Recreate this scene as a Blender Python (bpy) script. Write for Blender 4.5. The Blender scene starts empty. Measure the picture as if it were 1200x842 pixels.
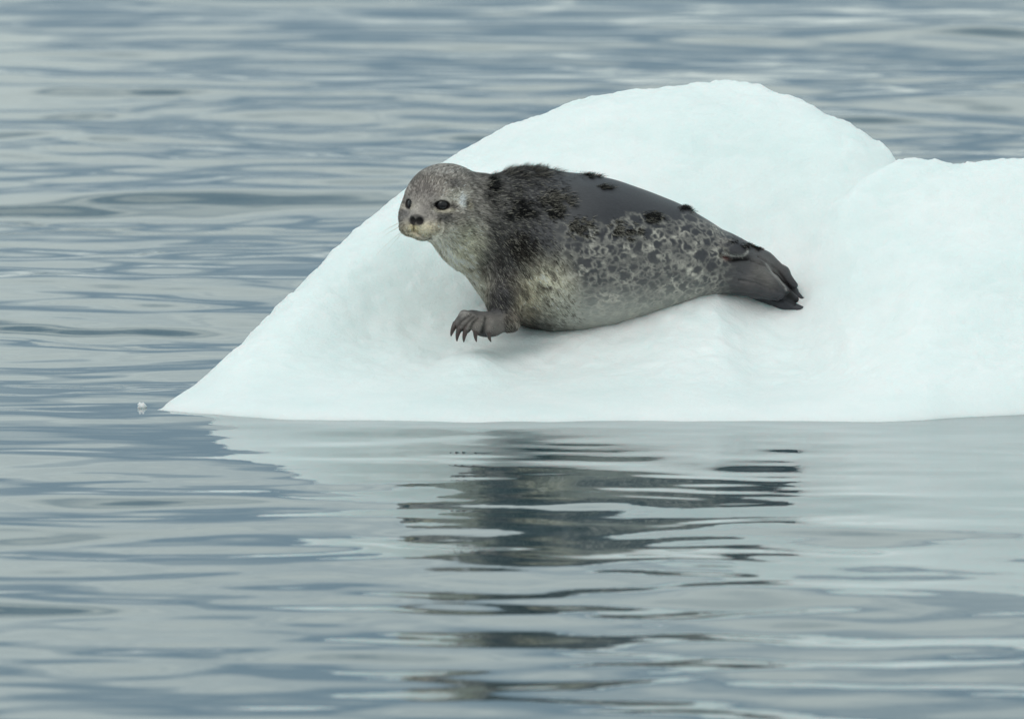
import bpy, math, random
import numpy as np
rng = np.random.default_rng(7)
random.seed(7)
scene = bpy.context.scene
COL = scene.collection

# ------------------------------------------------------------------ camera
S = 0.0022            # metres per photograph pixel at the seal
DIST = 24.0
PITCH = math.radians(4.6)
FWD = np.array([0, math.cos(PITCH), -math.sin(PITCH)])
UPV = np.array([0, math.sin(PITCH), math.cos(PITCH)])
P0 = np.array([0, 0, 36 * S])
CAM = P0 - FWD * DIST
cam_d = bpy.data.cameras.new('camera')
cam = bpy.data.objects.new('camera', cam_d)
COL.objects.link(cam)
cam.location = CAM
cam.rotation_euler = (math.radians(90) - PITCH, 0, 0)
cam_d.sensor_width = 36
cam_d.lens = 36 * DIST / (1200 * S)
cam_d.clip_end = 20000
cam_d.dof.use_dof = True
cam_d.dof.focus_distance = DIST - 0.1
cam_d.dof.aperture_fstop = 9.0
scene.camera = cam

def P(u, v, y=0.0):
    """point on the upright plane Y=y seen at photograph pixel (u, v)"""
    d = FWD * DIST + np.array([1, 0, 0]) * (u - 600) * S + UPV * (421 - v) * S
    return CAM + d * ((y - CAM[1]) / d[1])

# ------------------------------------------------------------------ world and sun
SUN_EL, SUN_AZ = math.radians(42), math.radians(215)
world = bpy.data.worlds.new('World')
scene.world = world
world.use_nodes = True
nt = world.node_tree
nt.nodes.clear()
def nd(tree, kind, **kw):
    n = tree.nodes.new(kind)
    for k, val in kw.items():
        if k in ('operation', 'blend_type', 'data_type', 'feature', 'noise_dimensions', 'attribute_name',
                 'sky_type', 'sun_disc', 'sun_elevation', 'sun_rotation', 'distance', 'voronoi_dimensions',
                 'subsurface_method', 'interpolation_type', 'air_density', 'dust_density', 'clamp'):
            setattr(n, k, val)
        else:
            n.inputs[k.replace('_', ' ')].default_value = val
    return n
out = nd(nt, 'ShaderNodeOutputWorld')
bg = nd(nt, 'ShaderNodeBackground', Strength=0.1)
sky = nd(nt, 'ShaderNodeTexSky', sky_type='NISHITA', sun_disc=False, sun_elevation=SUN_EL, sun_rotation=SUN_AZ,
         air_density=1.0, dust_density=1.0)
tc = nd(nt, 'ShaderNodeTexCoord')
cn = nd(nt, 'ShaderNodeTexNoise', Scale=2.6, Detail=5.0, Roughness=0.55)
mp = nd(nt, 'ShaderNodeMapping')
mp.inputs['Scale'].default_value = (1, 1, 3.2)
mp.inputs['Location'].default_value = (-0.07, 0, 0)
nt.links.new(tc.outputs['Generated'], mp.inputs['Vector'])
nt.links.new(mp.outputs['Vector'], cn.inputs['Vector'])
cr = nd(nt, 'ShaderNodeValToRGB')
cr.color_ramp.elements[0].position = 0.385
cr.color_ramp.elements[0].color = (2.62, 3.75, 4.65, 1)
cr.color_ramp.elements[1].position = 0.535
cr.color_ramp.elements[1].color = (9.6, 10.7, 10.3, 1)
nt.links.new(cn.outputs['Fac'], cr.inputs['Fac'])
mx = nd(nt, 'ShaderNodeMix', data_type='RGBA')
mx.inputs['Factor'].default_value = 0.94          # an overcast lid over the clear sky
nt.links.new(sky.outputs['Color'], mx.inputs['A'])
sp_ = nd(nt, 'ShaderNodeSeparateXYZ')
nt.links.new(tc.outputs['Generated'], sp_.inputs[0])
zr_ = nd(nt, 'ShaderNodeMapRange')
zr_.inputs['To Min'].default_value = 0.86
zr_.inputs['To Max'].default_value = 1.20
nt.links.new(sp_.outputs['Z'], zr_.inputs['Value'])
lid = nd(nt, 'ShaderNodeVectorMath', operation='SCALE')      # overcast: brightest overhead
nt.links.new(cr.outputs['Color'], lid.inputs[0])
nt.links.new(zr_.outputs[0], lid.inputs['Scale'])
nt.links.new(lid.outputs[0], mx.inputs['B'])
nt.links.new(mx.outputs['Result'], bg.inputs['Color'])
nt.links.new(bg.outputs['Background'], out.inputs['Surface'])

sun_d = bpy.data.lights.new('sun', 'SUN')
sun_d.energy = 0.8
sun_d.angle = math.radians(35)
sun_d.color = (1.0, 0.97, 0.93)
sun = bpy.data.objects.new('sun', sun_d)
COL.objects.link(sun)
sun.rotation_euler = (math.radians(90) - SUN_EL, 0, math.radians(180) - SUN_AZ)

scene.view_settings.view_transform = 'Standard'
scene.view_settings.look = 'None'
scene.view_settings.exposure = 0.0
scene.view_settings.gamma = 1.0

# ------------------------------------------------------------------ helpers
def mesh_from(name, V, F, smooth=True):
    V = np.asarray(V, np.float32)
    F = np.asarray(F, np.int32)
    me = bpy.data.meshes.new(name)
    n = F.shape[1]
    me.vertices.add(len(V))
    me.vertices.foreach_set('co', V.ravel())
    me.loops.add(F.size)
    me.loops.foreach_set('vertex_index', F.ravel())
    me.polygons.add(len(F))
    me.polygons.foreach_set('loop_start', np.arange(0, F.size, n, dtype=np.int32))
    if smooth:
        me.polygons.foreach_set('use_smooth', np.ones(len(F), bool))
    me.update(calc_edges=True)
    return me
def link(name, me, mat, parent=None):
    o = bpy.data.objects.new(name, me)
    COL.objects.link(o)
    if mat:
        me.materials.append(mat)
    if parent:
        o.parent = parent
        o.matrix_parent_inverse = parent.matrix_world.inverted()
    return o
def set_col(me, name, C):
    a = me.color_attributes.new(name, 'FLOAT_COLOR', 'POINT')
    C4 = np.ones((len(C), 4), np.float32)
    C4[:, :3] = C
    a.data.foreach_set('color', C4.ravel())
def set_flt(me, name, f):
    a = me.attributes.new(name, 'FLOAT', 'POINT')
    a.data.foreach_set('value', np.asarray(f, np.float32))
def smooth01(a, b, x):
    t = np.clip((x - a) / (b - a), 0, 1)
    return t * t * (3 - 2 * t)
def table(keys, smooth=0.0):
    """smooth curve through keyed points -> callable"""
    k = np.array(keys, float)
    xs = np.linspace(k[0, 0], k[-1, 0], 1200)
    out_ = []
    for c in range(1, k.shape[1]):
        ys = np.interp(xs, k[:, 0], k[:, c])
        if smooth > 0:
            w = max(3, int(smooth / (xs[1] - xs[0])))
            ker = np.hanning(2 * w + 1); ker /= ker.sum()
            pad0 = ys[0] + (ys[0] - ys[1:w + 1])[::-1]
            pad1 = ys[-1] + (ys[-1] - ys[-w - 1:-1])[::-1]
            ys = np.convolve(np.concatenate([pad0, ys, pad1]), ker, 'valid')
        out_.append(ys)
    return lambda x: tuple(np.interp(x, xs, y) for y in out_)

def hash3(i, j, k, s):
    h = (i * 374761393 + j * 668265263 + k * 2147483647 + s * 1274126177) & 0xFFFFFFFF
    h = ((h ^ (h >> 13)) * 1274126177) & 0xFFFFFFFF
    return ((h ^ (h >> 16)) & 0xFFFFFF) / float(0xFFFFFF)
def vnoise(p, scale, seed=0):
    """value noise in [-1, 1]"""
    q = np.asarray(p, float) * scale
    i = np.floor(q).astype(np.int64)
    f = q - i
    f = f * f * f * (f * (f * 6 - 15) + 10)
    r = 0
    for a in (0, 1):
        for b in (0, 1):
            for c in (0, 1):
                w = (f[:, 0] if a else 1 - f[:, 0]) * (f[:, 1] if b else 1 - f[:, 1]) * (f[:, 2] if c else 1 - f[:, 2])
                r = r + w * hash3(i[:, 0] + a, i[:, 1] + b, i[:, 2] + c, seed)
    return r * 2 - 1
def worley(p, scale, seed=0):
    q = np.asarray(p, float) * scale
    i = np.floor(q).astype(np.int64)
    f1 = np.full(len(q), 9.0); f2 = np.full(len(q), 9.0)
    for a in (-1, 0, 1):
        for b in (-1, 0, 1):
            for c in (-1, 0, 1):
                I, J, K = i[:, 0] + a, i[:, 1] + b, i[:, 2] + c
                d = np.sqrt((I + hash3(I, J, K, seed) - q[:, 0]) ** 2 + (J + hash3(I, J, K, seed + 1) - q[:, 1]) ** 2 +
                            (K + hash3(I, J, K, seed + 2) - q[:, 2]) ** 2)
                f2 = np.where(d < f1, f1, np.minimum(f2, d))
                f1 = np.minimum(f1, d)
    return f1, f2

def material(name):
    m = bpy.data.materials.new(name)
    m.use_nodes = True
    t = m.node_tree
    b = t.nodes['Principled BSDF']
    return m, t, b

# ------------------------------------------------------------------ seal body outline (shared by the ice, which it rests in)
def X(u): return (u - 600) * S
BODY_KEYS = [  # u, top v, bottom v, y of the axis
    (575, 222, 352, -0.03), (590, 204, 368, -0.02), (610, 199, 381, -0.01), (640, 200, 390, 0.0), (680, 203, 392, 0.01),
    (720, 210, 388, 0.02), (760, 224, 378, 0.03), (800, 240, 364, 0.03), (830, 258, 352, 0.03), (850, 271, 344, 0.03),
    (870, 283, 340, 0.03), (890, 297, 338, 0.03)]
bk = []
for u, vt, vb, y in BODY_KEYS:
    zt, zb = P(u, vt, y)[2], P(u, vb, y)[2]
    bk.append((P(u, (vt + vb) / 2, y)[0], (zt + zb) / 2, (zt - zb) / 2, y))
body_tab = table(bk, smooth=0.045)
BX0, BX1 = bk[0][0], bk[-1][0]

# ------------------------------------------------------------------ seal: one implicit surface for the whole body
def smin(a, b, k):
    h = np.clip(0.5 + 0.5 * (b - a) / k, 0, 1)
    return b + (a - b) * h - k * h * (1 - h)
def smax(a, b, k): return -smin(-a, -b, k)
def cap(p, a, b, ra, rb):
    ba = b - a
    h = np.clip(((p - a) @ ba) / (ba @ ba), 0, 1)
    return np.linalg.norm(p - a - h[:, None] * ba, axis=1) - (ra + (rb - ra) * h)
def ell(p, c, axes, r):
    q = (p - c) @ axes.T
    r = np.asarray(r, float)
    k0 = np.linalg.norm(q / r, axis=1); k1 = np.linalg.norm(q / (r * r), axis=1) + 1e-9
    return k0 * (k0 - 1) / k1
YAW = math.radians(30)
HF = np.array([-math.sin(YAW), -math.cos(YAW), 0]); HL = np.array([math.cos(YAW), -math.sin(YAW), 0]); HU = np.array([0, 0, 1.0])
HAX = np.stack([HF, HL, HU])
HC = P(519, 239, -0.14)
def hp(f, l, u): return HC + (HF * f + HL * l + HU * u) * S
EYE_DIR = {sd: (HF * 0.87 + HL * 0.49 * sd) for sd in (-1, 1)}

ARM = [(606, 318, -0.13, 34), (590, 350, -0.195, 20), (592, 374, -0.225, 14)]
PALM = [(597, 375, -0.225, 13), (574, 377, -0.245, 11), (554, 372, -0.255, 8.5)]
DIGITS = [  # root, knuckle, tip (u, v, y, radius), claw tip
    ((556, 371, -0.250, 6.5), (544, 369.5, -0.262, 6.0), (534, 381, -0.268, 4.2), (528.5, 394)),
    ((559, 373, -0.254, 6.5), (549, 372, -0.270, 6.2), (539, 385, -0.280, 4.4), (535.5, 400)),
    ((563, 375, -0.256, 6.5), (555, 374, -0.276, 6.2), (547, 386, -0.286, 4.4), (543.5, 401)),
    ((570, 377, -0.256, 7.0), (564, 376, -0.276, 6.5), (558, 386, -0.284, 4.8), (558.5, 400.5)),
    ((580, 378, -0.252, 8.0), (575, 378, -0.270, 7.0), (573, 388, -0.276, 4.8), (575.5, 400.5))]
HIND = [  # chains (u, v, y, r)
    [(852, 290, 0.05, 16), (896, 306, 0.045, 11), (917, 320, 0.04, 8), (931, 334, 0.035, 4)],
    [(846, 312, 0.02, 21), (885, 319, -0.01, 13), (905, 331, -0.02, 9), (920, 341, -0.02, 5)],
    [(846, 322, 0.01, 20), (880, 331, -0.02, 12), (914, 346, -0.025, 5)],
    [(846, 328, 0.02, 14), (885, 341, -0.01, 8), (911, 348, -0.015, 4.5)],
    [(850, 326, 0.05, 16), (892, 344, 0.04, 10), (918, 356, 0.02, 8), (940, 363, 0.0, 4)],
    [(895, 330, 0.03, 12), (915, 341, 0.03, 9), (931, 351, 0.025, 5)],
    [(905, 325, 0.06, 9), (928, 341, 0.06, 6), (940, 353, 0.04, 3.5), (941, 362, 0.01, 3.5)]]

def seal_sdf(p):
    x, y, z = p[:, 0], p[:, 1], p[:, 2]
    # trunk: swept section
    x0, x1 = X(612), X(884)
    xc = np.clip(x, x0, x1)
    zc, r, yc = body_tab(xc)
    dx0 = np.clip(x0 - x, 0, None) * (r / (54 * S)); dx1 = np.clip(x - x1, 0, None)
    rad = np.sqrt(((y - yc) / 1.06) ** 2 + (z - zc) ** 2 + dx0 ** 2 + dx1 ** 2)
    d = (rad - r) * 0.85
    # neck and chest
    nk = cap(p, P(528, 241, -0.125), P(562, 262, -0.085), 43 * S, 57 * S)
    nk = smin(nk, cap(p, P(562, 262, -0.085), P(602, 278, -0.03), 57 * S, 78 * S), 12 * S)
    d = smin(d, nk, 22 * S)
    hump = ell(p, P(620, 220, -0.01), np.eye(3), np.array([34, 50, 18]) * S)
    d = smin(d, hump, 14 * S)
    # head
    h = ell(p, hp(-2, 0, 1), HAX, np.array([47, 46, 45]) * S)
    h = smin(h, cap(p, hp(20, 0, 2), hp(46, 0, -12), 30 * S, 14 * S), 12 * S)
    m = ell(p, hp(38, 0, -21), HAX, np.array([22, 25, 15]) * S)
    for sd in (-1, 1):
        m = smin(m, ell(p, hp(45, 15.5 * sd, -23.5), HAX, np.array([16, 14.5, 12.5]) * S), 4 * S)
    m = smin(m, ell(p, hp(55, 0, -15.5), HAX, np.array([7.5, 10, 8]) * S), 4 * S)
    m = smin(m, ell(p, hp(45, 0, -33), HAX, np.array([12, 12, 7]) * S), 5 * S)
    h = smin(h, m, 8 * S)
    for sd in (-1, 1):
        h = smin(h, ell(p, hp(12, 27 * sd, -16), HAX, np.array([26, 21, 24]) * S), 10 * S)
        h = smin(h, ell(p, hp(31, 20 * sd, 13), HAX, np.array([9, 10, 6]) * S), 7 * S)
    d = smin(d, h, 12 * S)
    for sd in (-1, 1):
        ed = EYE_DIR[sd]; tn = np.cross(HU, ed)
        ax = np.stack([ed, tn, HU])
        d = smax(d, -ell(p, HC + ed * 47 * S + HU * 1.5 * S, ax, np.array([7, 9.0, 4.9]) * S), 3.0 * S)
        d = smax(d, -ell(p, hp(61.5, 4.4 * sd, -16), HAX, np.array([6, 4.1, 4.2]) * S), 1.5 * S)
        d = smax(d, -ell(p, hp(-6, 43.5 * sd, 1), HAX, np.array([2.6, 5, 4.2]) * S), 2.0 * S)
        d = smin(d, ell(p, hp(0, 42 * sd, 2), HAX, np.array([3.0, 5, 7]) * S), 4 * S)
    # near fore flipper
    q = [(P(u, v, yy), rr * S) for u, v, yy, rr in ARM]
    a = smin(cap(p, q[0][0], q[1][0], q[0][1], q[1][1]), cap(p, q[1][0], q[2][0], q[1][1], q[2][1]), 8 * S)
    d = smin(d, a, 12 * S)
    q = [(P(u, v, yy), rr * S) for u, v, yy, rr in PALM]
    a = smin(cap(p, q[0][0], q[1][0], q[0][1], q[1][1]), cap(p, q[1][0], q[2][0], q[1][1], q[2][1]), 5 * S)
    fing = None
    for dg in DIGITS:
        q = [(P(*t[:3]), t[3] * S) for t in dg[:3]]
        f = smin(cap(p, q[0][0], q[1][0], q[0][1], q[1][1]), cap(p, q[1][0], q[2][0], q[1][1], q[2][1]), 2.0 * S)
        fing = f if fing is None else smin(fing, f, 1.3 * S)
    a = smin(a, fing, 3.0 * S)
    a = smin(a, ell(p, P(572, 388, -0.235), np.eye(3), np.array([16, 10, 7]) * S), 4 * S)
    d = smin(d, a, 5 * S)
    # far fore flipper, tucked on the other side
    d = smin(d, cap(p, P(610, 330, 0.13), P(592, 366, 0.20), 30 * S, 12 * S), 12 * S)
    # hind flippers and tail
    hind = None
    for ch in HIND:
        q = [(P(u, v, yy), rr * S) for u, v, yy, rr in ch]
        c = None
        for i in range(len(q) - 1):
            e = cap(p, q[i][0], q[i + 1][0], q[i][1], q[i + 1][1])
            c = e if c is None else smin(c, e, 4 * S)
        hind = c if hind is None else smin(hind, c, 1.6 * S)
    d = smin(d, hind, 9 * S)
    ta = np.array([0.90, -0.12, -0.42]); ta /= np.linalg.norm(ta)
    tb_ = np.cross(ta, [0.25, -0.85, 0.45]); tb_ /= np.linalg.norm(tb_)
    tax = np.stack([ta, tb_, np.cross(ta, tb_)])
    tail = ell(p, P(860, 289, -0.045), tax, np.array([18, 9.5, 4.0]) * S)
    d = smin(d, tail, 2.2 * S)
    return d

# ------------------------------------------------------------------ ice floe
def zat(v, y): return P(600, v, y)[2]
ICE_KEYS = []   # x, front water y, ridge y, ridge z, shelf height
for u, vf, yr, vr, sh in [
        (120, 474, -0.42, 540, -0.02), (176, 478, -0.44, 505, 0.00), (196, 480, -0.44, 476, 0.005), (240, 483, -0.28, 447, 0.02),
        (290, 486, -0.10, 400, 0.05), (340, 489, 0.08, 345, 0.07), (390, 490, 0.28, 295, 0.09), (440, 491, 0.48, 250, 0.12),
        (490, 492, 0.65, 211, 0.14), (530, 492, 0.75, 185, 0.145), (580, 492, 0.82, 160, 0.15), (640, 492, 0.88, 132, 0.16),
        (700, 492, 0.90, 113, 0.19), (760, 492, 0.90, 106, 0.22), (820, 492, 0.90, 99, 0.248), (860, 492, 0.90, 96, 0.245),
        (900, 492, 0.86, 100, 0.20), (950, 492, 0.76, 116, 0.17), (1000, 491, 0.68, 142, 0.17), (1040, 490, 0.60, 168, 0.19),
        (1062, 489, 0.46, 191, 0.20), (1090, 488, 0.40, 194, 0.21), (1130, 486, 0.38, 193, 0.23), (1200, 483, 0.38, 184, 0.25),
        (1300, 480, 0.40, 176, 0.26), (1420, 470, 0.46, 200, 0.22), (1520, 455, 0.40, 300, 0.12), (1600, 440, 0.3, 420, 0.03),
        (1660, 435, 0.25, 470, -0.02)]:
    yf = (457 - vf) * S / math.sin(PITCH)
    ICE_KEYS.append((X(u), yf, yr, zat(vr, yr), sh))
ice_tab = table(ICE_KEYS, smooth=0.05)

# the hollow the seal has melted: underside of the seal, widened with sloping sides
CH = 0.01
cgx = np.arange(X(380), X(1040), CH); cgy = np.arange(-0.6, 0.9, CH); cgz = np.arange(0.02, 0.5, 0.012)
cap_f = np.full((len(cgx), len(cgy)), 9.0)
for iz in cgz[::-1]:
    gx_, gy_ = np.meshgrid(cgx, cgy, indexing='ij')
    ins = seal_sdf(np.stack([gx_.ravel(), gy_.ravel(), np.full(gx_.size, iz)], 1)).reshape(gx_.shape) < 0.0
    cap_f = np.where(ins, iz, cap_f)
cap_f = cap_f + 0.012
for _ in range(30):
    c = cap_f.copy()
    c[1:] = np.minimum(c[1:], cap_f[:-1] + 1.7 * CH); c[:-1] = np.minimum(c[:-1], cap_f[1:] + 1.7 * CH)
    c[:, 1:] = np.minimum(c[:, 1:], cap_f[:, :-1] + 1.7 * CH); c[:, :-1] = np.minimum(c[:, :-1], cap_f[:, 1:] + 1.7 * CH)
    cap_f = c
def hollow(x, y):
    i = (x - cgx[0]) / CH; j = (y - cgy[0]) / CH
    ok = (i > 0) & (j > 0) & (i < len(cgx) - 1.01) & (j < len(cgy) - 1.01)
    i = np.clip(i, 0, len(cgx) - 1.01); j = np.clip(j, 0, len(cgy) - 1.01)
    i0 = i.astype(int); j0 = j.astype(int); a = i - i0; b = j - j0
    v = (cap_f[i0, j0] * (1 - a) * (1 - b) + cap_f[i0 + 1, j0] * a * (1 - b) + cap_f[i0, j0 + 1] * (1 - a) * b + cap_f[i0 + 1, j0 + 1] * a * b)
    return np.where(ok, v, 9.0)
pow_tab = table([(X(u), p_) for u, p_ in [(90, 1.6), (220, 1.8), (290, 2.3), (350, 2.7), (420, 3.0), (500, 3.1), (600, 3.1), (660, 3.0), (700, 2.75), (750, 2.5), (800, 2.35), (845, 2.35), (890, 2.8), (940, 3.0), (990, 2.3), (1060, 1.7), (1200, 1.45), (1700, 1.4)]], smooth=0.06)

def ice_height(x, y):
    yf, yr, zr, sh = ice_tab(x)
    p3 = np.stack([x, y, np.zeros_like(x)], 1)
    yf = yf + 0.05 * vnoise(p3 * [1, 0, 0], 3.0, 11) + 0.02 * vnoise(p3 * [1, 0, 0], 9.0, 12)
    # front: concave slope, rounding over at the crest
    pw, = pow_tab(x)
    t1 = (y - yf) / np.maximum(yr - yf, 0.05)
    tt = np.clip(t1, 0, 1)
    pw = pw + (2.1 - pw) * smooth01(0.52, 0.82, tt)
    front = zr * np.sin(math.pi / 2 * np.power(tt, pw)) + np.minimum(0.045, 0.3 * np.clip(zr, 0, 1)) * (1 - np.exp(-tt * 13)) * (1 - tt)
    dd = np.clip(yf - y, 0, None)
    front = np.where(t1 < 0, -0.9 * np.power(dd, 0.8), front)
    tb = np.clip((y - yr), 0, None)
    back = zr - 0.8 * tb ** 2 / (tb + 0.3)
    z = np.where(y > yr, back, front)
    z = z + 0.042 * np.exp(-((x - X(558)) / 0.09) ** 2 - ((y + 0.27) / 0.11) ** 2) + 0.022 * np.exp(-((x - X(650)) / 0.16) ** 2 - ((y + 0.05) / 0.16) ** 2)
    # crease where the right lobe laps against the dome
    ax_, ay_, bx_, by_ = X(1076), 0.50, X(905), 0.02
    ln_ = math.hypot(bx_ - ax_, by_ - ay_)
    sd_ = -((x - ax_) * (by_ - ay_) - (y - ay_) * (bx_ - ax_)) / ln_
    al_ = ((x - ax_) * (bx_ - ax_) + (y - ay_) * (by_ - ay_)) / ln_ / ln_
    on_ = smooth01(-0.35, 0.05, al_) * smooth01(1.0, 0.35, al_)
    z = z + on_ * (0.034 * smooth01(-0.01, 0.07, sd_) * np.exp(-np.clip(sd_, 0, None) / 0.14) - 0.020 * np.exp(-((sd_ + 0.01) / 0.035) ** 2))
    # large soft undulation, a gully below the tail, melt scallops
    z = z - 0.16 * smooth01(X(196), X(165), x)
    above = smooth01(0.0, 0.12, z)
    z = z + above * (0.012 * vnoise(p3, 2.6, 3) + 0.006 * vnoise(p3, 7.0, 4))
    gx = X(872) + (y + 0.2) * -0.12
    z = z - above * 0.016 * np.exp(-((x - gx) / 0.045) ** 2) * smooth01(0.25, -0.1, y)
    q = np.stack([x, y, z], 1)
    wq = q + 0.02 * np.stack([vnoise(q, 14, 21), vnoise(q, 14, 22), vnoise(q, 14, 23)], 1)
    f1, f2 = worley(wq, 22.0, 31)
    z = z + above * (-0.0035 * (1 - np.clip(f2 - f1, 0, 1)) ** 2 + 0.005 * vnoise(wq, 20, 5) + 0.003 * vnoise(wq, 45, 6))
    crest = np.exp(-((y - yr) / 0.12) ** 2) * above
    z = z + crest * (0.005 * vnoise(wq, 24, 7) + 0.004 * np.abs(vnoise(wq, 50, 8)))
    # settle the seal into a melted hollow
    low = hollow(x, y)
    k_ = 0.02
    hh = np.clip(0.5 + 0.5 * (low - z) / k_, 0, 1)
    z = low + (z - low) * hh - k_ * hh * (1 - hh)
    return np.maximum(z, -1.1)

ix = np.arange(X(90), X(1700), 0.0085)
iy = np.arange(-1.35, 1.95, 0.010)
GX, GY = np.meshgrid(ix, iy)
GZ = ice_height(GX.ravel(), GY.ravel()).reshape(GX.shape)
ny_, nx_ = GX.shape
idx = np.arange(nx_ * ny_).reshape(ny_, nx_)
IV = np.stack([GX.ravel(), GY.ravel(), GZ.ravel()], 1)
IF = np.stack([idx[:-1, :-1], idx[:-1, 1:], idx[1:, 1:], idx[1:, :-1]], -1).reshape(-1, 4)
# close the underside of the block
ring = np.concatenate([idx[0, :], idx[1:, -1], idx[-1, -2::-1], idx[-2:0:-1, 0]])
low_v = IV[ring].copy(); low_v[:, 2] = -1.3
b0 = len(IV)
IV = np.concatenate([IV, low_v, [[low_v[:, 0].mean(), low_v[:, 1].mean(), -1.4]]])
n_r = len(ring); a_ = np.arange(n_r); bnx = (a_ + 1) % n_r
side = np.stack([ring[a_], b0 + a_, b0 + bnx, ring[bnx]], 1)
IF = np.concatenate([IF, side])
ice_me = mesh_from('ice_floe', IV, IF)

def ice_material():
    m, t, b = material('glacier_ice')
    g = nd(t, 'ShaderNodeNewGeometry')
    n1 = nd(t, 'ShaderNodeTexNoise', Scale=3.0, Detail=6.0, Roughness=0.6)
    n2 = nd(t, 'ShaderNodeTexNoise', Scale=95.0, Detail=5.0, Roughness=0.65)
    n3 = nd(t, 'ShaderNodeTexNoise', Scale=14.0, Detail=4.0, Roughness=0.6)
    for n in (n1, n2, n3):
        t.links.new(g.outputs['Position'], n.inputs['Vector'])
    r = nd(t, 'ShaderNodeValToRGB')
    r.color_ramp.elements[0].position = 0.32
    r.color_ramp.elements[0].color = (0.755, 0.832, 0.826, 1)
    r.color_ramp.elements[1].position = 0.66
    r.color_ramp.elements[1].color = (0.855, 0.888, 0.882, 1)
    t.links.new(n1.outputs['Fac'], r.inputs['Fac'])
    t.links.new(r.outputs['Color'], b.inputs['Base Color'])
    b.inputs['Roughness'].default_value = 0.42
    b.inputs['IOR'].default_value = 1.31
    b.inputs['Subsurface Weight'].default_value = 0.7
    b.inputs['Subsurface Radius'].default_value = (0.6, 1.0, 1.0)
    b.inputs['Subsurface Scale'].default_value = 0.10
    ad = nd(t, 'ShaderNodeMath', operation='ADD')
    t.links.new(n2.outputs['Fac'], ad.inputs[0])
    t.links.new(n3.outputs['Fac'], ad.inputs[1])
    bp = nd(t, 'ShaderNodeBump', Strength=0.6, Distance=0.006)
    t.links.new(ad.outputs[0], bp.inputs['Height'])
    t.links.new(bp.outputs['Normal'], b.inputs['Normal'])
    return m
ICE = ice_material()
ice = link('ice_floe', ice_me, ICE)
ice['label'] = 'large rounded pale blue-white ice floe that the seal is lying on'
ice['category'] = 'ice floe'

# ------------------------------------------------------------------ water
def wave_set(n, lmin, lmax, spread, seed):
    r = np.random.default_rng(seed)
    lam = np.exp(r.uniform(math.log(lmin), math.log(lmax), n))
    th = r.normal(0, spread, n) + math.radians(6)
    ph = r.uniform(0, 2 * math.pi, n)
    k = 2 * math.pi / lam
    return k * np.sin(th), k * np.cos(th), ph, lam, k
dists = [7.0]
while dists[-1] < 75:
    dists.append(dists[-1] + max(0.016, 0.026 * (dists[-1] / 24) ** 2))
ys = np.array(dists) + CAM[1]
ext = []; d = dists[-1]; st = 0.25
while d < 9000:
    st *= 1.12; d += st; ext.append(d + CAM[1])
pre = []; d = ys[0]; st = 0.1
while d > -600:
    st *= 1.3; d -= st; pre.append(d)
ys = np.concatenate([pre[::-1], ys, ext])
xs = list(np.arange(-3.4, 3.4, 0.033)); st = 0.035; d = xs[-1]; right = []
while d < 8000:
    st *= 1.25; d += st; right.append(d)
xs = np.concatenate([-np.array(right)[::-1], xs, right])
WX, WY = np.meshgrid(xs, ys)
fx, fy = WX.ravel(), WY.ravel()
H = np.zeros_like(fx)
dcam = np.maximum(fy - CAM[1], 1.0)
p3 = np.stack([fx, fy, np.zeros_like(fx)], 1)
# ruffled and calm patches; the lee in front of the ice is calm
patch = 0.5 + 0.5 * vnoise(p3 * [0.5, 1, 1], 0.55, 41)
lee = smooth01(-8.5, -3.8, fy) * smooth01(2.0, 0.5, fy) * smooth01(-1.6, -0.5, fx)
far = smooth01(0.0, 5.0, fy)
fade_out = smooth01(60, 20, np.abs(fx)) * smooth01(120, 40, np.abs(fy))
for (n, l0, l1, sp, slope, seed) in [(34, 0.13, 0.28, 0.60, 0.0145, 1), (40, 0.28, 0.8, 0.60, 0.030, 2), (24, 0.8, 2.2, 0.5, 0.022, 3), (10, 2.2, 6.0, 0.5, 0.014, 4)]:
    kx, ky, ph, lam, k = wave_set(n, l0, l1, sp, seed)
    amp = slope * math.sqrt(2.0 / n) / k
    ground = np.interp(dcam, [7, 24, 40, 75, 9000], [0.018, 0.028, 0.075, 0.26, 400.0])
    calm = smooth01(0.72, 1.05, fx) * smooth01(-9, -5, fy) * smooth01(2, 0.5, fy)
    gate = 1.0 - (0.25 if l0 < 0.2 else 0.40 if l0 < 0.5 else 0.68) * lee * (0.85 + 0.2 * smooth01(0.2, 0.9, fx))
    gate = gate * (1 - 0.55 * calm) * (1 - 0.35 * np.exp(-((fy + 1.2) / 0.9) ** 2))
    if l0 < 0.2: gate = gate * (0.5 + 0.5 * smooth01(-9.0, -5.0, fy))
    mod = (0.55 + 0.7 * patch) * gate * (1 + (0.1 if l0 < 0.2 else 0.4 if l0 < 0.5 else 0.9) * far)
    for i in range(n):
        ok = np.clip(1.6 - ground * 4.0 / lam[i], 0, 1)
        H += amp[i] * np.sin(kx[i] * fx + ky[i] * fy + ph[i]) * mod * ok
H *= fade_out
WV = np.stack([fx, fy, H], 1)
nyw, nxw = WX.shape
idx = np.arange(nxw * nyw).reshape(nyw, nxw)
WF = np.stack([idx[:-1, :-1], idx[:-1, 1:], idx[1:, 1:], idx[1:, :-1]], -1).reshape(-1, 4)
water_me = mesh_from('water', WV, WF)
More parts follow.
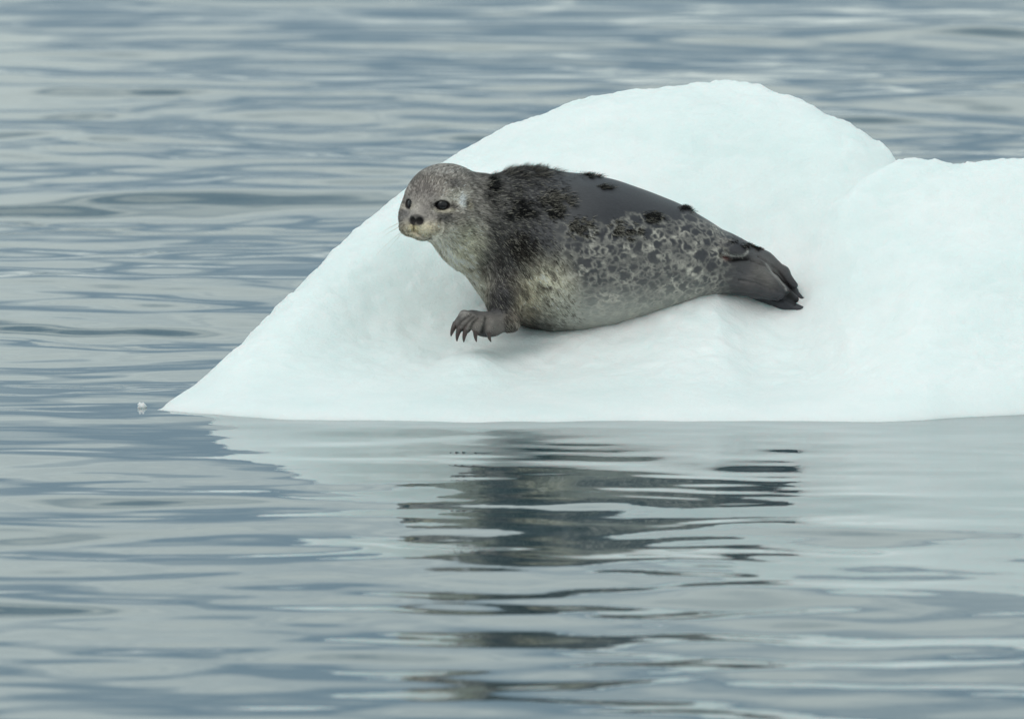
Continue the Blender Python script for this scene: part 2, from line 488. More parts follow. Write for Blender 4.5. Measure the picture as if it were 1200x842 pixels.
def water_material():
    m, t, b = material('sea_water')
    b.inputs['Base Color'].default_value = (0.047, 0.086, 0.101, 1)
    b.inputs['IOR'].default_value = 1.333
    b.inputs['Roughness'].default_value = 0.02
    g = nd(t, 'ShaderNodeNewGeometry')
    mp_ = nd(t, 'ShaderNodeMapping')
    mp_.inputs['Scale'].default_value = (0.4, 1, 1)
    n1 = nd(t, 'ShaderNodeTexNoise', Scale=13.0, Detail=3.0, Roughness=0.5)
    t.links.new(g.outputs['Position'], mp_.inputs['Vector'])
    t.links.new(mp_.outputs['Vector'], n1.inputs['Vector'])
    bp = nd(t, 'ShaderNodeBump', Strength=0.02, Distance=0.02)
    t.links.new(n1.outputs['Fac'], bp.inputs['Height'])
    t.links.new(bp.outputs['Normal'], b.inputs['Normal'])
    return m
water = link('water', water_me, water_material())
water['kind'] = 'structure'

# ------------------------------------------------------------------ seal: mesh, coat, parts
def surface_nets(sdf, lo, hi, h, block=4):
    lo = np.array(lo); n = (np.ceil((np.array(hi) - lo) / (h * block)).astype(int))
    cs = h * block
    g = np.stack(np.meshgrid(*[np.arange(k + 1) for k in n], indexing='ij'), -1).reshape(-1, 3)
    Fc = sdf(lo + g * cs).reshape(n + 1)
    fine = np.repeat(np.repeat(np.repeat(Fc, block, 0), block, 1), block, 2)[:n[0] * block + 1, :n[1] * block + 1, :n[2] * block + 1]
    fine = np.where(fine > 0, 1.0, -1.0).astype(np.float32)
    near = np.abs(Fc) < cs * 2.2
    act = np.argwhere(near)
    off = np.stack(np.meshgrid(*[np.arange(-block // 2, block // 2 + 1)] * 3, indexing='ij'), -1).reshape(-1, 3)
    mask = np.zeros(fine.shape, bool)
    for o in off:
        q = np.clip(act * block + o, 0, np.array(fine.shape) - 1)
        mask[q[:, 0], q[:, 1], q[:, 2]] = True
    ii = np.argwhere(mask)
    vals = np.concatenate([sdf(lo + c * h) for c in np.array_split(ii, max(1, len(ii) // 200000))])
    fine[ii[:, 0], ii[:, 1], ii[:, 2]] = vals
    F = fine
    sg = F < 0
    N = np.array(F.shape) - 1
    cnt = np.zeros(N, np.int8)
    for a in (0, 1):
        for b in (0, 1):
            for c in (0, 1):
                cnt += sg[a:a + N[0], b:b + N[1], c:c + N[2]]
    cells = np.argwhere((cnt > 0) & (cnt < 8))
    vid = np.full(N, -1, np.int64); vid[cells[:, 0], cells[:, 1], cells[:, 2]] = np.arange(len(cells))
    acc = np.zeros((len(cells), 3)); num = np.zeros(len(cells))
    corners = [(a, b, c) for a in (0, 1) for b in (0, 1) for c in (0, 1)]
    for c0 in corners:
        for ax in range(3):
            if c0[ax] == 0:
                c1 = list(c0); c1[ax] = 1
                A = cells + c0; B = cells + c1
                fa = F[A[:, 0], A[:, 1], A[:, 2]]; fb = F[B[:, 0], B[:, 1], B[:, 2]]
                m = (fa < 0) != (fb < 0)
                t = np.where(m, fa / np.where(m, fa - fb, 1), 0)
                pos = np.array(c0, float) + np.eye(3)[ax] * t[:, None]
                acc[m] += pos[m]; num[m] += 1
    V = lo + (cells + acc / num[:, None]) * h
    quads = []
    for ax in range(3):
        u_, v_ = [(1, 2), (2, 0), (0, 1)][ax]
        sl0 = [slice(None)] * 3; sl1 = [slice(None)] * 3
        sl0[ax] = slice(0, -1); sl1[ax] = slice(1, None)
        a = sg[tuple(sl0)]; b = sg[tuple(sl1)]
        for flip, mm in ((False, a & ~b), (True, ~a & b)):
            e = np.argwhere(mm)
            e = e[(e[:, u_] > 0) & (e[:, v_] > 0) & (e[:, u_] < N[u_]) & (e[:, v_] < N[v_])]
            du = np.eye(3, dtype=int)[u_]; dv = np.eye(3, dtype=int)[v_]
            q = np.stack([vid[tuple((e - du - dv).T)], vid[tuple((e - dv).T)], vid[tuple(e.T)], vid[tuple((e - du).T)]], 1)
            quads.append(q[:, ::-1] if flip else q)
    Q = np.concatenate(quads)
    return V, Q[(Q >= 0).all(1)]

def grad(p, e=0.0012):
    g = np.stack([seal_sdf(p + np.eye(3)[a] * e) - seal_sdf(p - np.eye(3)[a] * e) for a in range(3)], 1)
    return g / (np.linalg.norm(g, axis=1)[:, None] + 1e-9)
BV, BF = surface_nets(seal_sdf, (X(455), -0.36, 0.06), (X(950), 0.30, 0.66), 0.0030)
BN = grad(BV)
for _ in range(2):
    BV = BV - BN * (seal_sdf(BV) * 0.9)[:, None]
BN = grad(BV)

def uv(p):
    """picture-plane position of coat marks, measured on the seal itself (side view)"""
    v = 457 - (p[:, 2] + p[:, 1] * math.tan(PITCH)) / S
    return 600 + p[:, 0] / S, v
def seg_dist(U, Vv, line):
    best = np.full(len(U), 1e9)
    for (a, b), (c, d_) in zip(line[:-1], line[1:]):
        dx, dy = c - a, d_ - b
        t = np.clip(((U - a) * dx + (Vv - b) * dy) / (dx * dx + dy * dy + 1e-9), 0, 1)
        best = np.minimum(best, np.hypot(U - a - t * dx, Vv - b - t * dy))
    return best
U_, V_ = uv(BV)
nearside = smooth01(-0.15, 0.25, -BN[:, 1])
CREASES = [  # lines, depth px, width px
    ([(482, 215), (490, 210), (505, 208), (518, 210), (530, 217), (537, 226)], 0.6, 1.8),
    ([(486, 264), (486, 272)], 1.6, 1.3), ([(479, 273), (486, 271.5), (491, 274)], 1.6, 1.4), ([(491, 275), (498, 279), (507, 280), (514, 276), (518, 268), (517, 259)], 2.6, 2.0),
    ([(505, 238), (508, 243), (515, 247), (525, 246.5)], 1.2, 1.5),
    
    ([(845, 299), (858, 303), (876, 302)], 5.0, 2.6),
    ([(866, 328), (885, 331), (905, 340)], 1.8, 1.4), ([(880, 305), (897, 311), (911, 326), (919, 337)], 2.5, 1.6),
    ([(888, 300), (910, 316), (924, 334)], 1.6, 1.4), ([(862, 316), (880, 326), (900, 333), (914, 343)], 1.0, 1.2),
    ([(905, 350), (920, 350), (930, 356)], 2.5, 1.8)]
DIGIT_GAPS = [[(552, 369), (541, 377), (535.5, 386)], [(556, 371), (548, 379), (542, 388)], [(560, 373), (554, 380), (551, 388)], [(569, 374), (567, 382), (565, 390)]]
CREASES += [(w_, 1.6, 1.4) for w_ in DIGIT_GAPS]
disp = np.zeros(len(BV))
for line, dep, wid in CREASES:
    disp -= dep * S * np.exp(-(seg_dist(U_, V_, line) / wid) ** 2) * nearside
# lumps of the flank and skin folds
disp += nearside * 0.0022 * vnoise(BV, 16, 61) * smooth01(560, 640, U_) + 0.0012 * vnoise(BV, 45, 62) * smooth01(840, 870, U_)
BV = BV + BN * disp[:, None]

# ---- coat colours (albedo, from sRGB picture values), plus some painted shade
def lin(c):
    c = np.array(c, float) / 255
    return np.where(c < 0.04045, c / 12.92, ((c + 0.055) / 1.055) ** 2.4)
BLOBS = [  # u, v, ru, rv, colour, alpha
    (625, 250, 60, 45, (96, 93, 93), .6), (560, 250, 45, 50, (106, 102, 98), .9),
    (512, 236, 50, 46, (152, 144, 137), 1), (520, 198, 30, 9, (150, 145, 141), .7), (478, 212, 8, 16, (165, 160, 156), .6),
    (498, 224, 18, 13, (112, 105, 102), .85), (500, 247, 9, 7, (104, 97, 94), .7), (507, 236, 8, 8, (100, 94, 92), .5), (536, 232, 12, 9, (186, 180, 168), .8), (521, 248, 11, 3.5, (178, 168, 148), .85),
    (478, 244, 9, 4, (176, 167, 154), .8), (522, 257, 12, 8, (44, 44, 46), .95), (533, 218, 9, 6, (78, 76, 77), .7), (476, 250, 4, 6, (96, 92, 92), .7), (531, 243.5, 5, 3, (52, 48, 46), .8), (509, 241, 4, 3, (60, 56, 54), .6),
    (494, 270, 23, 10, (190, 177, 152), .9), (486, 267, 4.5, 6, (178, 158, 116), .7), (500, 255, 12, 6, (120, 113, 108), .7),
    (541.5, 236, 5, 10, (222, 216, 208), 1), (549.5, 241, 3, 6, (160, 150, 130), .9), (546, 240, 2.0, 5, (44, 42, 40), .95),
    (535, 305, 26, 32, (216, 208, 192), .95), (548, 288, 20, 26, (178, 173, 154), .75), (512, 288, 16, 12, (198, 191, 178), .9), (566, 335, 14, 20, (206, 199, 184), .85),
    (583, 268, 12, 38, (66, 64, 64), .65), (580, 310, 14, 26, (78, 74, 70), .75), (566, 322, 5, 11, (66, 58, 50), .7), (571, 335, 4, 8, (80, 70, 60), .6),
    (577, 222, 5, 14, (26, 25, 26), .95), (569, 228, 3, 14, (42, 41, 42), .8), (612, 246, 12, 9, (22, 22, 23), .95), (597, 252, 8, 8, (30, 30, 31), .9), (606, 230, 8, 12, (48, 46, 47), .7),
    (608, 288, 19, 13, (38, 34, 31), .9), (612, 302, 14, 10, (60, 54, 47), .7), (622, 205, 26, 10, (62, 60, 60), .8),
    (641, 336, 31, 29, (226, 217, 194), .95), (615, 350, 13, 24, (188, 176, 154), .85), (655, 355, 22, 20, (178, 176, 166), .7), (600, 335, 9, 18, (110, 102, 94), .6),
    (586, 350, 13, 17, (72, 69, 70), .95), (572, 379, 45, 13, (118, 111, 106), .95), (598, 376, 9, 9, (84, 78, 74), .8), (604, 370, 10, 12, (140, 128, 116), .6), (545, 368, 9, 4, (150, 143, 138), .7),  # last blob: highlight painted on the knuckles
    (760, 318, 80, 30, (98, 97, 97), .5),
    (890, 318, 40, 24, (90, 85, 83), .8), (868, 318, 16, 12, (74, 74, 78), .6), (895, 322, 14, 10, (108, 104, 101), .7),
    (925, 345, 7, 7, (10, 10, 11), 1), (933, 352, 6, 4, (14, 14, 15), .95), (860, 303, 13, 2.2, (20, 18, 19), .95), (882, 289, 12, 4.5, (22, 22, 23), .9), (849, 301, 4, 2.5, (110, 66, 64), .8)]  # flipper gap and crevice under the tail: shade painted near black
def coat(p, n):
    U, Vv = uv(p)
    wob = np.stack([vnoise(p, 30, 71), vnoise(p, 30, 72)], 1) * 4
    U2, V2 = U + wob[:, 0], Vv + wob[:, 1]
    face = smooth01(575, 545, U)
    U2 = U + wob[:, 0] * (1 - 0.85 * face); V2 = Vv + wob[:, 1] * (1 - 0.85 * face)
    C = np.tile(lin((54, 54, 59)), (len(p), 1))
    # paler belly, with light bounced off the ice painted in
    b = smooth01(318, 372, V2 + 0.06 * (U - 740)) * smooth01(620, 660, U) * smooth01(870, 800, U)
    C += (lin((178, 178, 170)) - C) * (0.72 * b)[:, None]
    for u, v, ru, rv, col, al in BLOBS:
        w = al * np.exp(-(((U2 - u) / ru) ** 2 + ((V2 - v) / rv) ** 2) ** 1.4)
        C += (lin(col) - C) * w[:, None]
    # dark spots in the cream shoulder patch
    f1, f2 = worley(p * [1, 0.7, 1] + 0.003 * wob[:, :1] / 4, 46.0, 81)
    sp = smooth01(0.50, 0.28, f1) * np.exp(-(((U - 632) / 36) ** 2 + ((Vv - 330) / 36) ** 2) ** 2)
    C += (lin((96, 88, 80)) - C) * (0.8 * sp)[:, None]
    # pale edge of the tail, pads of the digits
    e = np.exp(-(seg_dist(U, Vv, [(846, 296.5), (857, 299.5), (869, 300), (875, 296), (876, 290)]) / 1.3) ** 2)
    e2 = np.exp(-(seg_dist(U, Vv, [(897, 309), (907, 322), (919, 335), (921, 340)]) / 1.2) ** 2) * .45
    C += (lin((176, 172, 168)) - C) * (np.maximum(e, e2) * .85)[:, None]
    for line, w_ in (([(479, 273), (486, 271.8), (491, 274)], 1.3), ([(491, 275), (498, 279.5), (507, 281)], 0.9), ([(486, 262), (486, 272)], .9), ([(482, 215), (490, 210), (505, 208), (518, 210), (530, 217), (537, 226)], 2.8)):
        k = np.exp(-(seg_dist(U, Vv, line) / w_) ** 2)
        C += (lin((56, 51, 48)) - C) * (.6 * k)[:, None]  # dark lips, plus shade painted along the muzzle and brow creases
    for line in DIGIT_GAPS:
        k = np.exp(-(seg_dist(U, Vv, line) / 1.3) ** 2) * smooth01(-0.1, -0.2, p[:, 1])
        C += (lin((52, 48, 46)) - C) * (.75 * k)[:, None]  # shade between the digits painted into the coat
    C *= np.exp(0.28 * smooth01(575, 545, U) * vnoise(p, 190, 57))[:, None]
    # nostrils, eye rims
    for sd in (-1, 1):
        dn = np.linalg.norm((p - hp(59, 4.4 * sd, -16)) @ HAX.T / (np.array([6.5, 5, 5]) * S), axis=1)
        C += (lin((14, 12, 12)) - C) * smooth01(1.25, 0.85, dn)[:, None]
        ed = EYE_DIR[sd]; ax = np.stack([ed, np.cross(HU, ed), HU])
        de = np.linalg.norm((p - HC - ed * 45 * S - HU * 1.5 * S) @ ax.T / (np.array([12, 10.2, 6.2]) * S), axis=1)
        C += (lin((24, 21, 20)) - C) * smooth01(1.1, 0.85, de)[:, None]
    dn = np.linalg.norm((p - hp(60, 0, -15)) @ HAX.T / (np.array([6, 10, 6.5]) * S), axis=1)
    C += (lin((62, 58, 58)) - C) * (.8 * smooth01(1.2, 0.9, dn))[:, None]
    C *= (1 + 0.42 * smooth01(600, 560, U) * smooth01(352, 340, Vv))[:, None]
    return np.clip(C, 0.004, 0.85) * 0.95
# pale rings of the flank: irregular, broken annuli of many sizes
ring_rng = np.random.default_rng(23)
cand = BV[(U_ > 650) & (U_ < 856) & (V_ > 222) & (V_ < 388)]
cand = cand[ring_rng.permutation(len(cand))[:6000]]
cu, cv = uv(cand)
keep_p = ring_rng.random(len(cand)) < 1.0 * smooth01(252, 302, cv + 0.06 * (cu - 740))
RINGS = []
for c in cand[keep_p]:
    r_ = 4.8 * S + 7.0 * S * ring_rng.random() ** 1.4
    if all(np.sum((c - q[0]) ** 2) > (0.74 * (r_ + q[1])) ** 2 for q in RINGS):
        RINGS.append((c, r_, ring_rng.uniform(0.55, 1.15), ring_rng.uniform(1.1, 2.3) * S))
def ring_value(p):
    v = np.zeros(len(p))
    wob = 4.2 * S * vnoise(p, 62, 93) + 2.2 * S * vnoise(p, 140, 94)
    gap = smooth01(-0.35, 0.35, vnoise(p, 48, 95)) * (0.45 + 0.55 * smooth01(-0.5, 0.3, vnoise(p, 17, 96)))
    U, Vv = uv(p)
    for c, r_, st, w_ in RINGS:
        box = np.abs(p[:, 0] - c[0]) < r_ * 2.2
        d = np.linalg.norm((p[box] - c) * [0.92, 1, 1.08], axis=1) + wob[box]
        v[box] = np.maximum(v[box], st * np.exp(-((d - r_) / w_) ** 2))
    v = v * (0.34 + 0.66 * gap) * (0.12 + 0.88 * smooth01(236, 285, Vv + 0.05 * (U - 740)))
    return v * smooth01(866, 838, U) * smooth01(640, 672, U) * (1 - 0.35 * smooth01(345, 375, Vv))
CC = coat(BV, BN)
body_me = mesh_from('body', BV, BF)
set_col(body_me, 'coat', CC)
ringm = ring_value(BV)
set_flt(body_me, 'rings', ringm)
set_flt(body_me, 'dry', smooth01(690, 610, U_ - 0.15 * (V_ - 280)))

def coat_material():
    m, t, b = material('seal_coat')
    L = t.links.new
    a = nd(t, 'ShaderNodeAttribute', attribute_name='coat')
    rm = nd(t, 'ShaderNodeAttribute', attribute_name='rings')
    dr = nd(t, 'ShaderNodeAttribute', attribute_name='dry')
    g = nd(t, 'ShaderNodeNewGeometry')
    n2 = nd(t, 'ShaderNodeTexNoise', Scale=150.0, Detail=3.0)
    L(g.outputs['Position'], n2.inputs['Vector'])
    m2 = nd(t, 'ShaderNodeMapRange'); m2.inputs['To Min'].default_value = 0.45; m2.inputs['To Max'].default_value = 1.25
    L(n2.outputs['Fac'], m2.inputs['Value'])
    k3 = nd(t, 'ShaderNodeMath', operation='MULTIPLY'); L(rm.outputs['Fac'], k3.inputs[0]); L(m2.outputs[0], k3.inputs[1])
    mixc = nd(t, 'ShaderNodeMix', data_type='RGBA')
    L(k3.outputs[0], mixc.inputs['Factor']); L(a.outputs['Color'], mixc.inputs['A']); mixc.inputs['B'].default_value = (0.50, 0.465, 0.405, 1)
    # fine hair grain, running nose to tail
    mp_ = nd(t, 'ShaderNodeMapping'); mp_.inputs['Scale'].default_value = (60, 300, 300)
    mp_.inputs['Rotation'].default_value = (0, math.radians(18), 0)
    L(g.outputs['Position'], mp_.inputs['Vector'])
    n3 = nd(t, 'ShaderNodeTexNoise', Scale=1.0, Detail=3.0)
    L(mp_.outputs['Vector'], n3.inputs['Vector'])
    m3 = nd(t, 'ShaderNodeMapRange'); m3.inputs['To Min'].default_value = 0.62; m3.inputs['To Max'].default_value = 1.38
    L(n3.outputs['Fac'], m3.inputs['Value'])
    mul = nd(t, 'ShaderNodeVectorMath', operation='SCALE')
    L(mixc.outputs['Result'], mul.inputs[0]); L(m3.outputs[0], mul.inputs['Scale'])
    L(mul.outputs[0], b.inputs['Base Color'])
    rr = nd(t, 'ShaderNodeMapRange'); b.inputs['Specular IOR Level'].default_value = 0.3
    rr.inputs['To Min'].default_value = 0.45; rr.inputs['To Max'].default_value = 0.8
    L(dr.outputs['Fac'], rr.inputs['Value']); L(rr.outputs[0], b.inputs['Roughness'])
    bp = nd(t, 'ShaderNodeBump', Strength=0.25, Distance=0.002)
    L(n3.outputs['Fac'], bp.inputs['Height']); L(bp.outputs['Normal'], b.inputs['Normal'])
    return m
COAT = coat_material()
seal = bpy.data.objects.new('seal', None)
COL.objects.link(seal)
seal.location = P(640, 392, 0.0)
bpy.context.view_layer.update()
seal['label'] = 'young grey mottled seal lying on the ice floe with its head turned'
seal['category'] = 'seal'
link('body', body_me, COAT, seal)

# ---- eyes
def eye_material():
    m, t, b = material('eye')
    b.inputs['Base Color'].default_value = (0.012, 0.011, 0.012, 1)
    b.inputs['Roughness'].default_value = 0.15
    b.inputs['Specular IOR Level'].default_value = 0.35
    return m
EYE = eye_material()
def uv_sphere(c, r, nu=24, nv=14):
    V = []; F = []
    for i in range(nv + 1):
        th = math.pi * i / nv
        for j in range(nu):
            ph = 2 * math.pi * j / nu
            V.append(c + r * np.array([math.sin(th) * math.cos(ph), math.sin(th) * math.sin(ph), math.cos(th)]))
    for i in range(nv):
        for j in range(nu):
            F.append((i * nu + j, (i + 1) * nu + j, (i + 1) * nu + (j + 1) % nu, i * nu + (j + 1) % nu))
    return V, F
for sd in (1, -1):
    V, F = uv_sphere(HC + EYE_DIR[sd] * 37.0 * S + HU * 1.5 * S, 9.3 * S)
    link('eye', mesh_from('eye', V, F), EYE, seal)

# ---- claws
def tube(path, radii, n=7):
    path = np.asarray(path); V = []; F = []
    for i, c in enumerate(path):
        t = path[min(i + 1, len(path) - 1)] - path[max(i - 1, 0)]; t = t / np.linalg.norm(t)
        a = np.cross(t, [0.3, 1, 0.2]); a /= np.linalg.norm(a); b = np.cross(t, a)
        for j in range(n):
            an = 2 * math.pi * j / n
            V.append(c + radii[i] * (a * math.cos(an) + b * math.sin(an)))
    for i in range(len(path) - 1):
        for j in range(n):
            F.append((i * n + j, i * n + (j + 1) % n, (i + 1) * n + (j + 1) % n, (i + 1) * n + j))
    return V, F
def claw_material():
    m, t, b = material('claw_horn')
    b.inputs['Base Color'].default_value = (0.045, 0.030, 0.026, 1)
    b.inputs['Roughness'].default_value = 0.35
    return m
CLAW = claw_material()
for dg in DIGITS:
    (u1, v1, y1, _), (u2, v2) = dg[2], dg[3]
    a = P(u1 + 0.3, v1 - 2.5, y1); c = P(u2, v2, y1 - 0.006)
    mid = P((u1 + u2) / 2 - 2.2, (v1 + v2) / 2 + 0.5, y1 - 0.010)
    ts = np.linspace(0, 1, 8)
    path = [(1 - t) ** 2 * a + 2 * t * (1 - t) * mid + t * t * c for t in ts]
    V, F = tube(path, [S * 3.5 * (1 - t) ** 0.75 + S * 0.4 for t in ts])
    link('claw', mesh_from('claw', V, F), CLAW, seal)

# ---- fur: tapered blades rooted on the skin
tri = np.concatenate([BF[:, [0, 1, 2]], BF[:, [0, 2, 3]]])
TA = np.linalg.norm(np.cross(BV[tri[:, 1]] - BV[tri[:, 0]], BV[tri[:, 2]] - BV[tri[:, 0]]), axis=1) / 2
TC = BV[tri].mean(1)
NOSE = hp(60, 0, -12)
def flow_at(p, n):
    U, Vv = uv(p)
    w = smooth01(535, 580, U)[:, None]
    fh = p - NOSE; fh /= np.linalg.norm(fh, axis=1)[:, None] + 1e-9
    low = smooth01(230, 330, Vv)[:, None]
    fb = np.array([1.0, 0, -0.25]) * (1 - low) + np.array([0.62, 0, -0.78]) * low
    f = fh * (1 - w) + fb * w
    f = f - n * (f * n).sum(1)[:, None]
    return f / (np.linalg.norm(f, axis=1)[:, None] + 1e-9)
def blades(name, p, n, f, length, width, lift, col, parent, mat):
    """two-segment blades, shaded with the normal of the skin below them"""
    side_ = np.cross(n, f); side_ /= np.linalg.norm(side_, axis=1)[:, None] + 1e-9
    up = f * np.cos(lift)[:, None] + n * np.sin(lift)[:, None]
    up2 = f * np.cos(lift * 0.4)[:, None] + n * np.sin(lift * 0.4)[:, None]
    b = p - n * 0.0008
    m_ = b + up * (length * 0.5)[:, None]
    t = m_ + up2 * (length * 0.5)[:, None]
    w = width[:, None]
    V = np.stack([b - side_ * w, b + side_ * w, m_ + side_ * w * 0.75, m_ - side_ * w * 0.75, t], 1).reshape(-1, 3)
    k = np.arange(len(p))[:, None] * 5
    F = np.concatenate([k + [0, 2, 1], k + [0, 3, 2], k + [3, 4, 2]])
    me = mesh_from(name, V, F)
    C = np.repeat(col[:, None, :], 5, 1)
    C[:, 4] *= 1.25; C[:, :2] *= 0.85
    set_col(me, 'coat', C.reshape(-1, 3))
    nn = np.repeat((n * 0.9 + up * 0.25)[:, None, :], 5, 1).reshape(-1, 3)
    nn /= np.linalg.norm(nn, axis=1)[:, None]
    me.normals_split_custom_set_from_vertices(nn.tolist())
    o = link(name, me, mat, parent)
    o['kind'] = 'stuff'
    return o
def fur_material():
    m, t, b = material('seal_fur')
    a = nd(t, 'ShaderNodeAttribute', attribute_name='coat')
    t.links.new(a.outputs['Color'], b.inputs['Base Color'])
    b.inputs['Roughness'].default_value = 0.7
    b.inputs['Specular IOR Level'].default_value = 0.25
    tr = nd(t, 'ShaderNodeBsdfTranslucent')
    t.links.new(a.outputs['Color'], tr.inputs['Color'])
    ms = nd(t, 'ShaderNodeMixShader'); ms.inputs[0].default_value = 0.4
    t.links.new(b.outputs[0], ms.inputs[1]); t.links.new(tr.outputs[0], ms.inputs[2])
    t.links.new(ms.outputs[0], t.nodes['Material Output'].inputs['Surface'])
    return m
FUR = fur_material()
def sample(weight, count):
    w = TA * weight; w = w / w.sum()
    i = rng.choice(len(tri), count, p=w)
    r1, r2 = np.sqrt(rng.random(count)), rng.random(count)
    bc = np.stack([1 - r1, r1 * (1 - r2), r1 * r2], 1)
    p = (BV[tri[i]] * bc[:, :, None]).sum(1)
    n = (BN[tri[i]] * bc[:, :, None]).sum(1)
    return p, n / np.linalg.norm(n, axis=1)[:, None]
tu, tv = uv(TC)
line_edge = 640 + 0.10 * (tv - 280)
wt = smooth01(40, -30, tu - line_edge + 16 * np.exp(-((tv - 275) / 30) ** 2)) * (tv < 395)
eyes_d = np.minimum.reduce([np.linalg.norm(TC - (HC + EYE_DIR[sd] * 45 * S + HU * 1.5 * S), axis=1) for sd in (1, -1)])
wt = wt * smooth01(8.5 * S, 11 * S, eyes_d) * smooth01(9 * S, 14 * S, np.linalg.norm(TC - hp(60, 0, -12), axis=1))
wt = wt * smooth01(7 * S, 12 * S, np.linalg.norm(TC - hp(-4, 45, 2), axis=1))
hand = (tv > 362) & (tu < 590)
wt = np.where(hand, 0.12 * wt, wt)
wt = wt * (1 + 1.2 * smooth01(560, 535, tu) * smooth01(292, 280, tv))
p, n = sample(wt, 115000)
U2, V2 = uv(p)
f = flow_at(p, n)
f = f + rng.normal(0, 0.11, f.shape); f -= n * (f * n).sum(1)[:, None]; f /= np.linalg.norm(f, axis=1)[:, None]
hd = smooth01(560, 530, U2) * smooth01(290, 278, V2)
muz = np.exp(-(((U2 - 492) / 26) ** 2 + ((V2 - 264) / 16) ** 2))
length = (0.0145 * (1 - hd) + 0.0105 * hd) * (1 - 0.5 * muz) * (1 - 0.4 * np.exp(-(((U2 - 500) / 28) ** 2 + ((V2 - 240) / 16) ** 2))) * rng.uniform(0.6, 1.25, len(p))
length = np.where((V2 > 362) & (U2 < 590), 0.006, length)
lift = np.radians(rng.uniform(4, 20, len(p)))
col = coat(p, n)
streak = vnoise(np.stack([(U2 * 0.62 + V2 * 0.78) * 0.07, (U2 * 0.78 - V2 * 0.62) * 0.30, p[:, 1] * 60], 1), 1.0, 55)
streak = streak * (1 - hd) + hd * vnoise(p, 170, 56)
amp = 0.45 * hd + 0.85 * (1 - hd)
col = col * np.exp(amp * streak + rng.normal(0, 1, len(p)) * (0.40 + 0.02 * hd))[:, None]
col = col + (lin((200, 194, 180)) - col) * (rng.random(len(p)) < 0.10 * (1 - hd) + 0.03)[:, None] * 0.5
blades('fur', p, n, f, length, 0.0006 + 0.0005 * rng.random(len(p)), lift, np.clip(col, 0.004, 0.8), seal, FUR)

# sleek short coat of the rear half
wt2 = (1 - smooth01(40, -30, tu - line_edge)) * smooth01(905, 850, tu)
p, n = sample(wt2, 60000)
f = flow_at(p, n) + rng.normal(0, 0.08, p.shape)
f -= n * (f * n).sum(1)[:, None]; f /= np.linalg.norm(f, axis=1)[:, None]
col = coat(p, n)
rv_ = np.clip(ring_value(p), 0, 1)[:, None]
col = col + (np.array([0.50, 0.465, 0.405]) - col) * rv_ * 0.9
col = col * np.exp(rng.normal(0, 0.22, len(p)))[:, None]
blades('fur', p, n, f, 0.0065 * rng.uniform(0.6, 1.2, len(p)), 0.0005 + 0.0003 * rng.random(len(p)), np.radians(rng.uniform(2, 8, len(p))), np.clip(col, 0.004, 0.8), seal, FUR)

# ---- clumps of unshed pup fur on the back
CLUMPS = [  # u, v, ru, rv, dark colour, light share, count, length
    (622, 201, 27, 6, (54, 52, 52), .35, 1700, .014), (691, 205.5, 13, 3.5, (40, 39, 38), .12, 800, .013), (708, 219.5, 8, 2.5, (44, 42, 40), .1, 320, .009),
    (650, 236, 17, 10, (36, 34, 33), .35, 800, .013), (648, 250, 9, 7, (26, 25, 25), .15, 450, .012), (680, 268, 12, 9, (44, 41, 38), .35, 700, .011), (722, 268, 9, 7, (40, 38, 35), .35, 450, .011),
    (741, 273, 8, 7, (36, 34, 32), .3, 400, .011), (763, 254.5, 9.5, 5, (30, 29, 28), .15, 520, .012), (805, 243.5, 8.5, 4, (22, 22, 22), .05, 520, .011), (811, 238, 6, 3, (24, 24, 24), .05, 320, .011),
    (882, 288, 11, 4, (22, 21, 22), .05, 650, .009), (856, 281, 6, 4, (26, 26, 27), .05, 200, .007), (577, 222, 5, 13, (24, 23, 24), .05, 600, .015), (609, 246, 16, 9, (22, 21, 22), .08, 560, .013), (608, 287, 17, 12, (36, 32, 29), .2, 420, .013)]
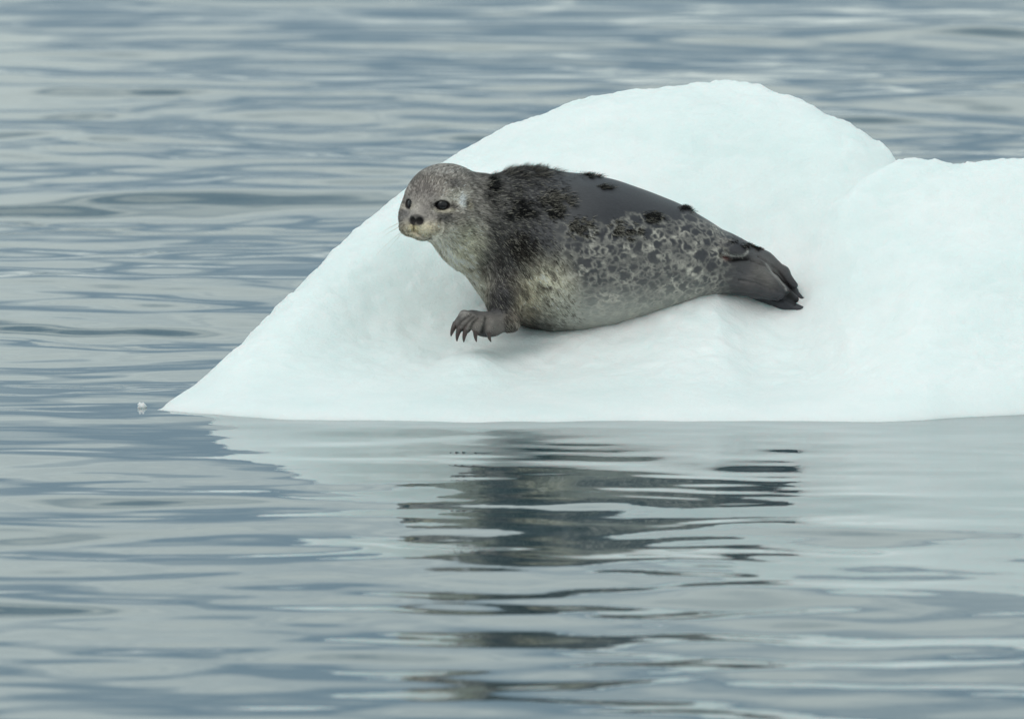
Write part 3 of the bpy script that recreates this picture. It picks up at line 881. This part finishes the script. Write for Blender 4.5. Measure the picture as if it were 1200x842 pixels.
for u, v, ru, rv, dk, light, cnt, ln in CLUMPS:
    q = ((tu - u) / ru) ** 2 + ((tv - v) / rv) ** 2
    nrm = np.cross(BV[tri[:, 1]] - BV[tri[:, 0]], BV[tri[:, 2]] - BV[tri[:, 0]])
    w = np.exp(-q ** 1.4) * (nrm[:, 1] < 0.3 * np.linalg.norm(nrm, axis=1)) * smooth01(-0.25, 0.3, vnoise(TC, 95, 13) + 0.3 * vnoise(TC, 40, 14))
    p, n = sample(w + 1e-12, cnt)
    f = flow_at(p, n) + rng.normal(0, 0.30, p.shape)
    f -= n * (f * n).sum(1)[:, None]; f /= np.linalg.norm(f, axis=1)[:, None]
    col = np.tile(lin(dk), (cnt, 1)) * np.exp(rng.normal(0, 0.3, cnt))[:, None]
    pale = rng.random(cnt) < light
    col[pale] = lin((150, 144, 134)) * np.exp(rng.normal(0, 0.2, pale.sum()))[:, None]
    o = blades('fur_tuft', p, n, f, (1.7 if v < 245 and u > 600 else 1.35) * ln * rng.uniform(0.5, 1.2, cnt), np.full(cnt, 0.0007), np.radians(rng.uniform(15, 58 if v < 250 else 42, cnt)), col, seal, FUR)

# ---- whiskers
def whisker_material():
    m, t, b = material('whisker')
    b.inputs['Base Color'].default_value = (0.62, 0.58, 0.5, 1)
    b.inputs['Roughness'].default_value = 0.4
    return m
WH = whisker_material()
for sd in (-1, 1):
    for r_ in range(3):
        for c_ in range(4):
            a = hp(56 - 5 * c_, (13 + 3.2 * c_) * sd, -16 - 4.5 * r_)
            out_d = HL * sd * (0.95 if sd < 0 else 0.9) + HF * 0.45 - HU * (0.1 + 0.22 * r_)
            ln = random.uniform(26, 48) * S
            e = a + out_d / np.linalg.norm(out_d) * ln + HU * random.uniform(-16, -4) * S
            mid = (a + e) / 2 + HU * random.uniform(2, 6) * S
            ts = np.linspace(0, 1, 7)
            V, F = tube([(1 - t) ** 2 * a + 2 * t * (1 - t) * mid + t * t * e for t in ts], [0.00034 * (1 - 0.8 * t) for t in ts], 4)
            link('whisker', mesh_from('whisker', V, F), WH, seal)

# ------------------------------------------------------------------ small ice bit breaking the surface by the floe's tip
cb = P(166, 474, -0.50)
V, F = [], []
nu, nv = 22, 14
base = np.array([cb[0], cb[1], 0.0])
for i in range(nv + 1):
    th = math.pi * i / nv
    for j in range(nu):
        ph = 2 * math.pi * j / nu
        dv_ = np.array([math.sin(th) * math.cos(ph), math.sin(th) * math.sin(ph), math.cos(th)])
        rr = 1 + 0.30 * float(vnoise((dv_ * 1.3)[None], 1.6, 77)[0]) + 0.12 * float(vnoise(dv_[None], 4.5, 78)[0])
        V.append(base + dv_ * rr * np.array([0.011, 0.013, 0.010]) + [0, 0, 0.001])
for i in range(nv):
    for j in range(nu):
        F.append((i * nu + j, (i + 1) * nu + j, (i + 1) * nu + (j + 1) % nu, i * nu + (j + 1) % nu))
chunk = link('ice_chunk', mesh_from('ice_chunk', V, F), ICE)
chunk['label'] = 'tiny clear bit of ice floating beside the pointed tip of the floe'
chunk['category'] = 'ice chunk'
